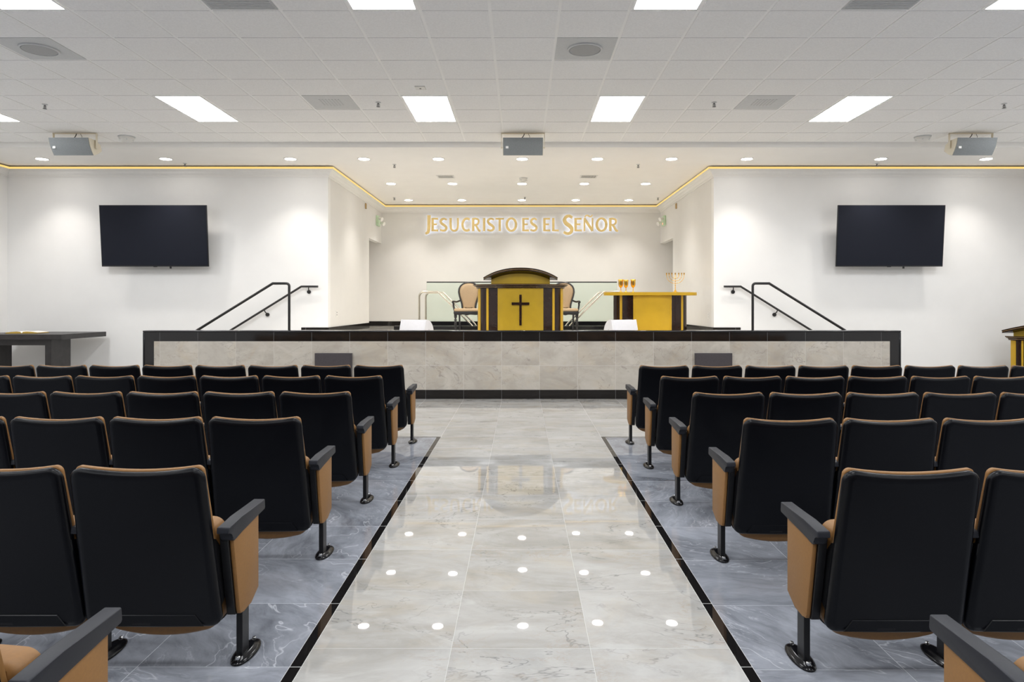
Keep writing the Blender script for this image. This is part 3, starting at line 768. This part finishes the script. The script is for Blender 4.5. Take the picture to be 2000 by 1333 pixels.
letter('N', 1140.5, 1158.5, A_, B_, ('~', 1142, 1157, 419.5, 425.5))
letter('O', 1164, 1186, A_, B_); letter('R', 1190, 1207, A_, B_)

# ------------------------------------------------------------------ auditorium seats
def outline_back(wb, wt, z0, z1, rb, rt, dip, n=7):
    pts = []
    def corner(cx, cz, r, a0, a1):
        for i in range(n + 1):
            a = a0 + (a1 - a0) * i / n; pts.append((cx + r * math.cos(a), cz + r * math.sin(a)))
    corner(wb - rb, z0 + rb, rb, -PI / 2, 0)
    corner(wt - rt, z1 - rt, rt, 0, PI / 2)
    m = 8
    for i in range(1, m):
        u = 1 - 2 * i / m; pts.append((u * (wt - rt), z1 - dip * (1 - u * u)))
    corner(-(wt - rt), z1 - rt, rt, PI / 2, PI)
    corner(-(wb - rb), z0 + rb, rb, PI, 1.5 * PI)
    for i in range(1, m):
        u = -1 + 2 * i / m; pts.append((u * (wb - rb), z0 - 0.004 * (1 - u * u)))
    return pts
def inset(pl, d):
    res = []; n = len(pl)
    for i in range(n):
        a, b_, c = Vector(pl[i - 1]), Vector(pl[i]), Vector(pl[(i + 1) % n])
        t1 = (b_ - a); t2 = (c - b_)
        t1 = t1.normalized() if t1.length > 1e-9 else t2.normalized(); t2 = t2.normalized() if t2.length > 1e-9 else t1
        nn = (Vector((-t1.y, t1.x)) + Vector((-t2.y, t2.x))).normalized(); res.append(tuple(b_ + nn * d))
    return res
def lean(z): return -0.12 - 0.137 * (z - 0.165) / 0.675
def ringl(pl, dy): return [(p[0], lean(p[1]) + dy, p[1]) for p in pl]
def seat_meshes():
    o = outline_back(0.272, 0.258, 0.178, 0.846, 0.050, 0.045, 0.018)
    w = MB(); w.loft([ringl(inset(o, 0.004), 0.034), ringl(o, 0.028), ringl(o, 0.014), ringl(inset(o, 0.006), 0.006), ringl(inset(o, 0.016), 0.001), ringl(inset(o, 0.030), -0.0015), ringl(inset(o, 0.034), -0.0015)])
    yield 'back_shell', 'shell', w, 50
    # lower recessed band
    w = MB(); zz = [(-0.205, 0.186), (0.205, 0.186), (0.175, 0.236), (-0.175, 0.236)]
    w.loft([[(p[0], lean(p[1]) - 0.002 + d, p[1]) for p in inset(zz, i)] for i, d in ((0.0, 0.0), (0.003, -0.004), (0.006, -0.004))])
    yield 'lower_band', 'shell', w, 20
    w = MB(); w.box(-0.075, -0.005, lean(0.2) - 0.0065, lean(0.2) - 0.002, 0.193, 0.227, 0.001, 1)
    yield 'label_plate', 'steel', w, 20
    o2 = outline_back(0.2640, 0.2480, 0.50, 0.851, 0.02, 0.024, 0.017)
    w = MB(); w.loft([ringl(inset(o2, 0.004), 0.032), ringl(o2, 0.036), ringl(o2, 0.050), ringl(inset(o2, 0.010), 0.062), ringl(inset(o2, 0.04), 0.074), ringl(inset(o2, 0.09), 0.080)])
    yield 'back_cushion', 'tan', w, 55
    for sd in (-1, 1):
        w = MB(); x0, x1 = sorted((sd * 0.256, sd * 0.264))
        w.prism([(lean(0.56) + 0.01, 0.555), (lean(0.56) + 0.05, 0.545), (-0.045, 0.44), (-0.03, 0.30), (lean(0.26) + 0.02, 0.24)], 'x', x0, x1, 0.002, 1)
        yield 'side_bracket', 'steel', w, 30
def seat_pan_meshes():
    o = outline_back(0.248, 0.240, 0.152, 0.588, 0.07, 0.05, -0.010)
    def rg(pl, y): return [(p[0], y - (p[1] - 0.12) * 0.045, p[1]) for p in pl]
    o = [(x, z - (0.036 * (1 - (x / 0.248) ** 2) if z < 0.3 else 0)) for x, z in o]
    w = MB(); w.loft([rg(inset(o, 0.05), -0.068), rg(inset(o, 0.012), -0.060), rg(o, -0.045), rg(o, 0.022)])
    yield 'seat_cushion', 'tan', w, 50
    o3 = [(x, z - (0.03 if z > 0.45 else 0)) for x, z in inset(o, -0.005)]
    w = MB(); w.loft([rg(o3, 0.0225), rg(o3, 0.034), rg(inset(o3, 0.03), 0.050)])
    yield 'seat_pan', 'steel', w, 40
def make_seat(s, end, loc, lab):
    """s: side (+1 / -1) on which this seat carries its standard; end: aisle end with panel"""
    t = thing('auditorium_seat', lab, 'seat', loc, 0, 'auditorium seats in rows')
    for nm, mt, w, sm in list(seat_meshes()) + list(seat_pan_meshes()): w.build(nm, mt, t, sm)
    x = s * (0.297 if end else 0.274)
    def xr(a, c): return sorted((x + s * a, x + s * c))
    stp = [(-0.140, 0.556), (-0.066, 0.205), (-0.04, 0.198), (0.05, 0.198), (0.128, 0.225), (0.128, 0.556)]
    w = MB(); a, c = xr(-0.026 if end else -0.012, 0.008 if end else 0.012); w.prism(stp, 'x', a, c, 0.002, 1); w.build('standard', 'steel', t)
    if end:
        w = MB(); a, c = xr(0.0085, 0.026)
        w.prism([(-0.128, 0.556), (-0.060, 0.222), (-0.052, 0.204), (-0.02, 0.200), (0.060, 0.200), (0.140, 0.238), (0.140, 0.556)], 'x', a, c, 0.004, 2); w.build('end_panel', 'tan', t, 40)
    w = MB()
    ap = [(-0.192, 0.575), (-0.188, 0.600), (-0.06, 0.606), (0.188, 0.608), (0.192, 0.570), (0.186, 0.562), (-0.06, 0.550), (-0.115, 0.534), (-0.138, 0.532), (-0.154, 0.542), (-0.158, 0.570)]
    a, c = xr(-0.014, 0.036) if end else xr(-0.025, 0.025)
    w.prism(ap, 'x', a, c, 0.005, 3); w.build('armrest', 'arm', t, 40)
    pxo = 0.010 if end else 0.0
    w = MB(); a, c = xr(pxo - 0.013, pxo + 0.013); w.box(a, c, -0.030, 0.040, 0.018, 0.2005, 0.003); w.build('post', 'steel', t)
    w = MB(); N = 28; cx = x + s * (pxo + 0.004); cyy = 0.032
    def er(rx, ry, z): return [(cx + rx * math.copysign(abs(math.cos(q)) ** 0.9, math.cos(q)), cyy + ry * math.sin(q), z) for q in [2 * PI * i / N for i in range(N)]]
    w.loft([er(0.044, 0.112, 0.0), er(0.046, 0.114, 0.004), er(0.045, 0.112, 0.008), er(0.036, 0.098, 0.015), er(0.031, 0.09, 0.0165), er(0.024, 0.078, 0.021), er(0.018, 0.066, 0.0225)])
    fp = w.build('foot_plate', 'gloss', t, 60)
    w = MB(); w.lathe([(0.010, 0.017), (0.010, 0.027), (0.007, 0.030)], (cx, cyy - 0.085, 0), 8); w.lathe([(0.009, 0.014), (0.009, 0.024), (0.006, 0.027)], (cx, cyy + 0.088, 0), 8); w.build('bolt', 'bolt', fp)
    return t
rows = [1.78, 2.88, 4.045, 5.165, 6.29, 7.37]
counts = {-1: [1, 3, 4, 5, 7, 8], 1: [1, 2, 3, 5, 6, 8]}
rown = ['rearmost sixth', 'fifth', 'fourth', 'third', 'second', 'front']
protos = {}
for side in (-1, 1):
    blk = 'left' if side < 0 else 'right'
    for r in range(6):
        for k in range(counts[side][r]):
            end = k == 0; y = rows[r] - (0.045 if side > 0 else 0)
            loc = (side * (1.472 + 0.548 * k), y, 0)
            pos = 'aisle end seat' if end else f'{ORD[k]} seat from aisle'
            lab = f'black-backed tan seat, {blk} block, {rown[r]} row from the stage, {pos}'
            key = (side, end)
            if key not in protos: protos[key] = make_seat(-side, end, loc, lab)
            else: dup(protos[key], loc, lab)

# ------------------------------------------------------------------ ceiling fixtures
def cell(c, r): return (XO + (c + 0.5) * CT, YO + (r + 0.5) * CT)
pcol = {-12: 'far left', -7: 'left', -2: 'left of centre', 2: 'right of centre', 7: 'right', 12: 'far right'}
prow = {4: 'row nearest the stage', -2: 'second row from the stage', -8: 'third row from the stage, overhead', -14: 'fourth row, behind the viewpoint'}
first = None
for r in PANEL_ROWS:
    for c in PANEL_COLS:
        x = XO + (c + 0.5) * CT; y = YO + (r + 1) * CT
        lab = f'bright rectangular ceiling light panel, {pcol[c]}, {prow[r]}'
        if first is None:
            first = thing('panel_light', lab, 'ceiling light', (x, y, ZT), 0, 'ceiling panel lights')
            hx, hy = CT / 2 - 0.012, CT - 0.012
            w = MB()
            for q in ((-hx, hx, -hy, -hy + 0.022), (-hx, hx, hy - 0.022, hy), (-hx, -hx + 0.022, -hy + 0.022, hy - 0.022), (hx - 0.022, hx, -hy + 0.022, hy - 0.022)): w.box(*q, -0.010, -0.001)
            w.build('frame', 'tbar', first)
            w = MB(); w.quad((-hx + 0.022, -hy + 0.022, -0.006), (hx - 0.022, -hy + 0.022, -0.006), (hx - 0.022, hy - 0.022, -0.006), (-hx + 0.022, hy - 0.022, -0.006)); w.build('diffuser', 'panel', first)
        else: dup(first, (x, y, ZT), lab)

DPROTO = {}
def downlight(x, y, lab, power=92):
    if power in DPROTO: return dup(DPROTO[power], (x, y, ZL), lab)
    t = thing('downlight', lab, 'downlight', (x, y, ZL), 0, 'recessed stage downlights')
    w = MB(); w.lathe([(0.110, -0.001), (0.110, -0.006), (0.092, -0.010), (0.088, -0.004)], seg=32); w.build('trim_ring', 'white', t, 40)
    w = MB(); w.lathe([(0.0, -0.0115), (0.088, -0.0115), (0.088, -0.006), (0, -0.006)], seg=32); w.build('lens', 'lens', t, 40)
    ld = bpy.data.lights.new('downlight_lamp', 'SPOT'); ld.energy = power; ld.color = (1.0, 0.945, 0.88)
    ld.spot_size = math.radians(104); ld.spot_blend = 1.0; ld.shadow_soft_size = 0.06
    lo = bpy.data.objects.new('lamp', ld); COL.objects.link(lo); lo.parent = t; lo.location = (0, 0, -0.085)
    DPROTO[power] = t; return t
XA5 = [-2.66, -1.40, 0.02, 1.295, 2.55]
for i, x in enumerate([-8.146, -6.04, -3.92, -2.67, -1.406, 0.02, 1.30, 2.56, 3.84, 6.12, 7.91]):
    downlight(x, 11.72, f'glowing round downlight, front row above the stage edge, {ORD[i]} from left', 74)
for i, x in enumerate(XA5): downlight(x, 14.1, f'glowing round downlight, middle row over the stage, {ORD[i]} from left')
for i, x in enumerate(XA5): downlight(x, 16.3, f'glowing round downlight, back row nearest the lettering, {ORD[i]} from left')

for sd, x in (('left', -4.8), ('right', 4.8)): downlight(x, 15.6, f'added unseen fill downlight brightening the {sd} side passage behind the alcove wall')  # added fill lamps that brighten the passages, no fixtures known there
def sprinkler(x, y, z, lab, proto=[None]):
    if proto[0] is not None: return dup(proto[0], (x, y, z), lab)
    t = thing('sprinkler', lab, 'sprinkler', (x, y, z), 0, 'ceiling sprinklers')
    w = MB(); w.lathe([(0.034, 0), (0.034, -0.004), (0.014, -0.012)], seg=18); w.build('escutcheon', 'vent', t, 40)
    w = MB(); w.lathe([(0.011, -0.010), (0.011, -0.026), (0.006, -0.028), (0.006, -0.052)], seg=10); w.build('body', 'ventdark', t, 40)
    w = MB(); w.tube([(-0.012, 0, -0.022), (-0.018, 0, -0.040), (-0.004, 0, -0.056)], 0.003, 6); w.tube([(0.012, 0, -0.022), (0.018, 0, -0.040), (0.004, 0, -0.056)], 0.003, 6); w.build('yoke', 'ventdark', t, 40)
    w = MB(); w.lathe([(0.004, -0.054), (0.024, -0.056), (0.024, -0.059), (0.004, -0.060)], seg=14); w.build('deflector', 'ventdark', t, 40)
    proto[0] = t; return t
zt_ = ZT - dz
for x, y, z, lab in ((-6.1, 8.83, zt_, 'small pendent sprinkler in the tile ceiling, far left'), (-1.81, 8.74, zt_, 'small pendent sprinkler in the tile ceiling left of the centre light'),
                     (2.45, 8.74, zt_, 'small pendent sprinkler in the tile ceiling right of the centre light'), (6.17, 8.80, zt_, 'small pendent sprinkler in the tile ceiling, far right'),
                     (-2.24, 12.2, ZL, 'sprinkler under the plaster ceiling above the left alcove corner'), (2.075, 12.2, ZL, 'sprinkler under the plaster ceiling above the right alcove corner'),
                     (-5.9, 12.1, ZL, 'sprinkler by the crown moulding above the left television'), (6.25, 12.1, ZL, 'sprinkler by the crown moulding above the right television'),
                     (-2.93, 15.95, ZL, 'sprinkler at the left back of the alcove ceiling'), (0.09, 15.9, ZL, 'sprinkler at the centre back of the alcove ceiling'), (3.17, 15.95, ZL, 'sprinkler at the right back of the alcove ceiling')):
    sprinkler(x, y, z, lab)

def detector(x, y, z, lab, r=0.085):
    t = thing('smoke_detector', lab, 'smoke detector', (x, y, z), 0, 'ceiling smoke detectors')
    w = MB(); w.lathe([(r, 0), (r, -0.010), (r * 0.93, -0.016)], seg=28); w.build('mounting_ring', 'vent', t, 40)
    w = MB(); w.lathe([(r * 0.90, -0.014), (r * 0.88, -0.050), (r * 0.66, -0.074), (r * 0.3, -0.086), (0, -0.088)], seg=28); w.build('body', 'plate', t, 40)
    w = MB()
    for a in range(6): 
        q = a * PI / 3; w.box(r * 0.8 * math.cos(q) - 0.008, r * 0.8 * math.cos(q) + 0.008, r * 0.8 * math.sin(q) - 0.008, r * 0.8 * math.sin(q) + 0.008, -0.062, -0.045)
    w.build('vent_slots', 'vent', t)
detector(-6.02, 10.52, zt_, 'white round smoke detector beside the left hanging speaker', 0.12)
detector(6.13, 10.52, zt_, 'white round smoke detector beside the right hanging speaker', 0.12)
detector(0.045, 13.5, ZL, 'white round smoke detector on the plaster ceiling over the pulpit')
t = thing('ceiling_sensor', 'small white square sensor with dark dot beside the left centre light', 'sensor', (-1.19, 8.15, zt_))
w = MB(); w.box(-0.06, 0.06, -0.06, 0.06, -0.012, 0, 0.003); w.build('plate', 'plate', t)
w = MB(); w.lathe([(0.012, -0.012), (0.012, -0.016), (0, -0.018)], seg=14); w.build('eye', 'ventdark', t, 40)

def tile_panel(name, c, r, lab, cat, key, grp):
    x, y = cell(c, r); t = thing(name, lab, cat, (x, y, ZT), 0, grp)
    h = CT / 2 - 0.0125
    w = MB(); w.box(-h, h, -h, h, -dz, -0.001); w.build('face_plate', key, t); return t, h
for c, lab in ((-4, 'grey return air grille tile at top of frame, left'), (5, 'grey return air grille tile at top of frame, right')):
    t, h = tile_panel('return_grille', c, -1, lab, 'vent', 'ventmid', 'return air grilles')
    w = MB()
    for i in range(18):
        y = -h + 0.03 + i * (2 * h - 0.06) / 17; w.box(-h + 0.02, h - 0.02, y - 0.007, y + 0.007, -dz - 0.004, -dz)
    w.build('louvres', 'ventmid', t)
for c, lab in ((-4, 'grey perforated air diffuser tile left of the centre lights'), (5, 'grey perforated air diffuser tile right of the centre lights')):
    t, h = tile_panel('air_diffuser', c, 4, lab, 'vent', 'vent', 'perforated air diffusers')
    w = MB()
    for i in range(7):
        a = -0.12 + i * 0.04; w.box(a - 0.008, a + 0.008, -0.14, 0.14 - abs(a) * 0.3, -dz - 0.003, -dz)
    w.build('louvres', 'ventmid', t)
for c, lab in ((1, 'round ceiling speaker in a grey tile right of centre'), (-8, 'round ceiling speaker in a grey tile at far left')):
    t, h = tile_panel('ceiling_speaker', c, 1, lab, 'ceiling speaker', 'vent', 'round ceiling speakers')
    w = MB(); w.lathe([(0.178, -dz - 0.001), (0.176, -dz - 0.012), (0.160, -dz - 0.014), (0.156, -dz - 0.002)], seg=40); w.build('rim', 'vent', t, 40)
    w = MB(); w.lathe([(0.157, -dz - 0.002), (0.15, -dz - 0.012), (0, -dz - 0.013)], seg=40); w.build('grille', 'spkdisc', t, 40)
for x, lab in ((-1.46, 'small slotted air register in the plaster ceiling, left'), (1.31, 'small slotted air register in the plaster ceiling, right')):
    t = thing('air_register', lab, 'vent', (x, 13.35, ZL), 0, 'ceiling air registers')
    w = MB()
    for q in ((-0.17, 0.17, -0.15, -0.125), (-0.17, 0.17, 0.125, 0.15), (-0.17, -0.145, -0.125, 0.125), (0.145, 0.17, -0.125, 0.125)): w.box(*q, -0.008, 0)
    w.build('frame', 'white', t)
    w = MB(); w.box(-0.145, 0.145, -0.125, 0.125, -0.002, -0.0005); w.build('duct', 'ventdark', t)
    w = MB()
    for i in range(12):
        a = -0.135 + i * 0.0245; w.box(a - 0.004, a + 0.004, -0.125, 0.125, -0.010, -0.002)
    w.build('louvres', 'white', t)

# hanging loudspeakers
def hang(x, lab, proto=[None]):
    y = 10.27; loc = (x, y, zt_)
    if proto[0] is not None: return dup(proto[0], loc, lab)
    t = thing('hanging_loudspeaker', lab, 'loudspeaker', loc, 0, 'loudspeakers hung from the ceiling')
    z1 = -0.105; z0 = -0.340     # top and bottom of the grille (relative)
    fr = []                       # concave front in (y,z): top nearer the audience
    for i in range(9):
        u = i / 8; fr.append((-0.115 + 0.125 * u - 0.025 * math.sin(PI * u), z1 + (z0 - z1) * u))
    body = fr + [(0.10, -0.305), (0.205, -0.235), (0.17, -0.15), (0.05, z1 + 0.0)]
    w = MB(); w.prism([(p[0] + 0.004, p[1]) for p in body], 'x', -0.30, 0.30, 0.003, 1); w.build('cabinet', 'spkbody', t, 30)
    w = MB(); w.loft([[(xx, p[0] + dd, p[1]) for p in fr] for xx, dd in ((-0.293, 0.002), (-0.293, -0.003), (0.293, -0.003), (0.293, 0.002))], False, False, False); g_ = w.build('grille', 'spkgrille', t, 40)
    u = 0.55; yy = -0.115 + 0.125 * u - 0.025 * math.sin(PI * u); zz = z1 + (z0 - z1) * u
    w = MB(); w.box(-0.255, -0.215, yy - 0.010, yy - 0.002, zz - 0.02, zz + 0.02); w.build('badge', 'plate', g_)
    w = MB(); w.box(-0.325, 0.325, 0.02, 0.06, -0.010, 0)
    for s in (-1, 1):
        a, c = sorted((s * 0.318, s * 0.325)); w.box(a, c, 0.02, 0.06, -0.235, -0.005)
        a, c = sorted((s * 0.303, s * 0.329)); w.box(a, c, 0.033, 0.047, -0.225, -0.213)
    w.build('bracket', 'spkbody', t)
    w = MB(); w.tube([(0.02, 0.04, -0.01), (0.01, 0.04, -0.04), (-0.03, 0.05, -0.085), (-0.05, 0.06, -0.13)], 0.006, 8); w.tube([(0.08, 0.04, -0.01), (0.10, 0.045, -0.05), (0.09, 0.05, -0.12)], 0.003, 6); w.build('cable', 'cable', t, 60)
    proto[0] = t; return t
hang(0.03, 'grey-fronted loudspeaker hung from the ceiling at the centre')
hang(-6.67, 'grey-fronted loudspeaker hung from the ceiling at far left')
hang(6.73, 'grey-fronted loudspeaker hung from the ceiling at far right')

# ------------------------------------------------------------------ small wall fittings
for s, nm in ((-1, 'left'), (1, 'right')):
    t = thing('emergency_light', f'small pale emergency light with two lamp heads, {nm} alcove wall', 'emergency light', (s * XA, 16.62, 3.50), 0, 'emergency lights in the alcove')
    a, c = sorted((0.0, -s * 0.055))
    w = MB(); w.box(a, c, -0.15, 0.15, -0.12, 0.12, 0.012, 3); w.build('body', 'greenbody', t, 40)
    for y, dzz in ((-0.11, 0.05), (0.14, -0.03)):
        w = MB(); w.tube([(-s * 0.05, y, dzz), (-s * 0.085, y - 0.01, dzz), (-s * 0.15, y - 0.04, dzz - 0.03)], [0.02, 0.03, 0.05], 16); w.build('lamp_head', 'plate', t, 40)
    w = MB(); w.box(*sorted((-s * 0.055, -s * 0.06)), -0.03, 0.0, -0.09, -0.05); w.build('indicator', 'red' if s > 0 else 'plate', t)
    t = thing('wall_strobe', f'tiny yellowish fitting high on the {nm} alcove wall', 'wall fitting', (s * XA, 15.36, 3.68), 0, 'small fittings high on the alcove walls')
    w = MB(); w.box(*sorted((-s * 0.001, -s * 0.025)), -0.04, 0.04, -0.06, 0.06, 0.004); w.build('housing', 'bronze', t)
    yy = 12.97 if s < 0 else 12.74; zz = 1.31 if s < 0 else 1.275
    t = thing('power_outlet', f'white power outlet low on the {nm} alcove wall', 'outlet', (s * XA, yy, zz), 0, 'outlets on the alcove walls')
    w = MB(); w.box(*sorted((-s * 0.001, -s * 0.007)), -0.036, 0.036, -0.058, 0.058, 0.002); w.build('cover_plate', 'plate', t)
    w = MB()
    for q in (-0.022, 0.022): w.box(*sorted((-s * 0.006, -s * 0.0085)), -0.014, 0.014, q - 0.012, q + 0.012)
    w.build('socket', 'railblack' if s < 0 else 'vent', t)

# ------------------------------------------------------------------ dark table at the left with an open book
t = thing('side_table', 'tall dark brown table with slab legs by the left wall', 'table', (-8.15, 11.68, 0))
w = MB(); w.box(-0.78, 0.76, -0.60, 0.60, 0.915, 0.998, 0.003); w.build('table_top', 'darkwood', t)
for x0 in (-0.60, 0.40):
    w = MB(); w.box(x0, x0 + 0.10, -0.46, 0.03, 0, 0.915, 0.003); w.build('leg', 'darkwood', t)
w = MB(); w.box(-0.50, 0.40, -0.455, -0.40, 0.815, 0.915); w.build('apron', 'darkwood', t)
t = thing('open_book', 'open gilt-edged book lying on the tall dark side table', 'book', (-8.27, 11.55, 0.9985), 0.12)
for s in (-1, 1):
    w = MB(); pr = [(0, 0.006), (s * 0.02, 0.030), (s * 0.08, 0.036), (s * 0.16, 0.030), (s * 0.245, 0.018), (s * 0.245, 0.004), (0, 0.004)]
    w.prism(pr if s > 0 else pr[::-1], 'y', -0.165, 0.165); w.mats = []
    o = w.build('page_block', 'paper', t, 30)
    o.data.materials.append(M['gilt'])
    for p in o.data.polygons:
        if abs(p.normal.y) > 0.8 or (abs(p.normal.x) > 0.9 and abs(p.center.x) > 0.2): p.material_index = 1
w = MB(); w.box(-0.255, 0.255, -0.175, 0.175, 0, 0.004); w.build('cover', 'darkwood', t)

# ------------------------------------------------------------------ world and view
wd = bpy.data.worlds.new('world'); SC.world = wd; wd.use_nodes = True
wd.node_tree.nodes['Background'].inputs[0].default_value = (0.9, 0.92, 1.0, 1); wd.node_tree.nodes['Background'].inputs[1].default_value = 0.05
vs = SC.view_settings
vs.view_transform = 'Standard'; vs.look = 'None'; vs.gamma = 1.0; vs.use_curve_mapping = False
vs.exposure = 0.36
SC.cycles.max_bounces = 16; SC.cycles.diffuse_bounces = 12; SC.cycles.glossy_bounces = 6
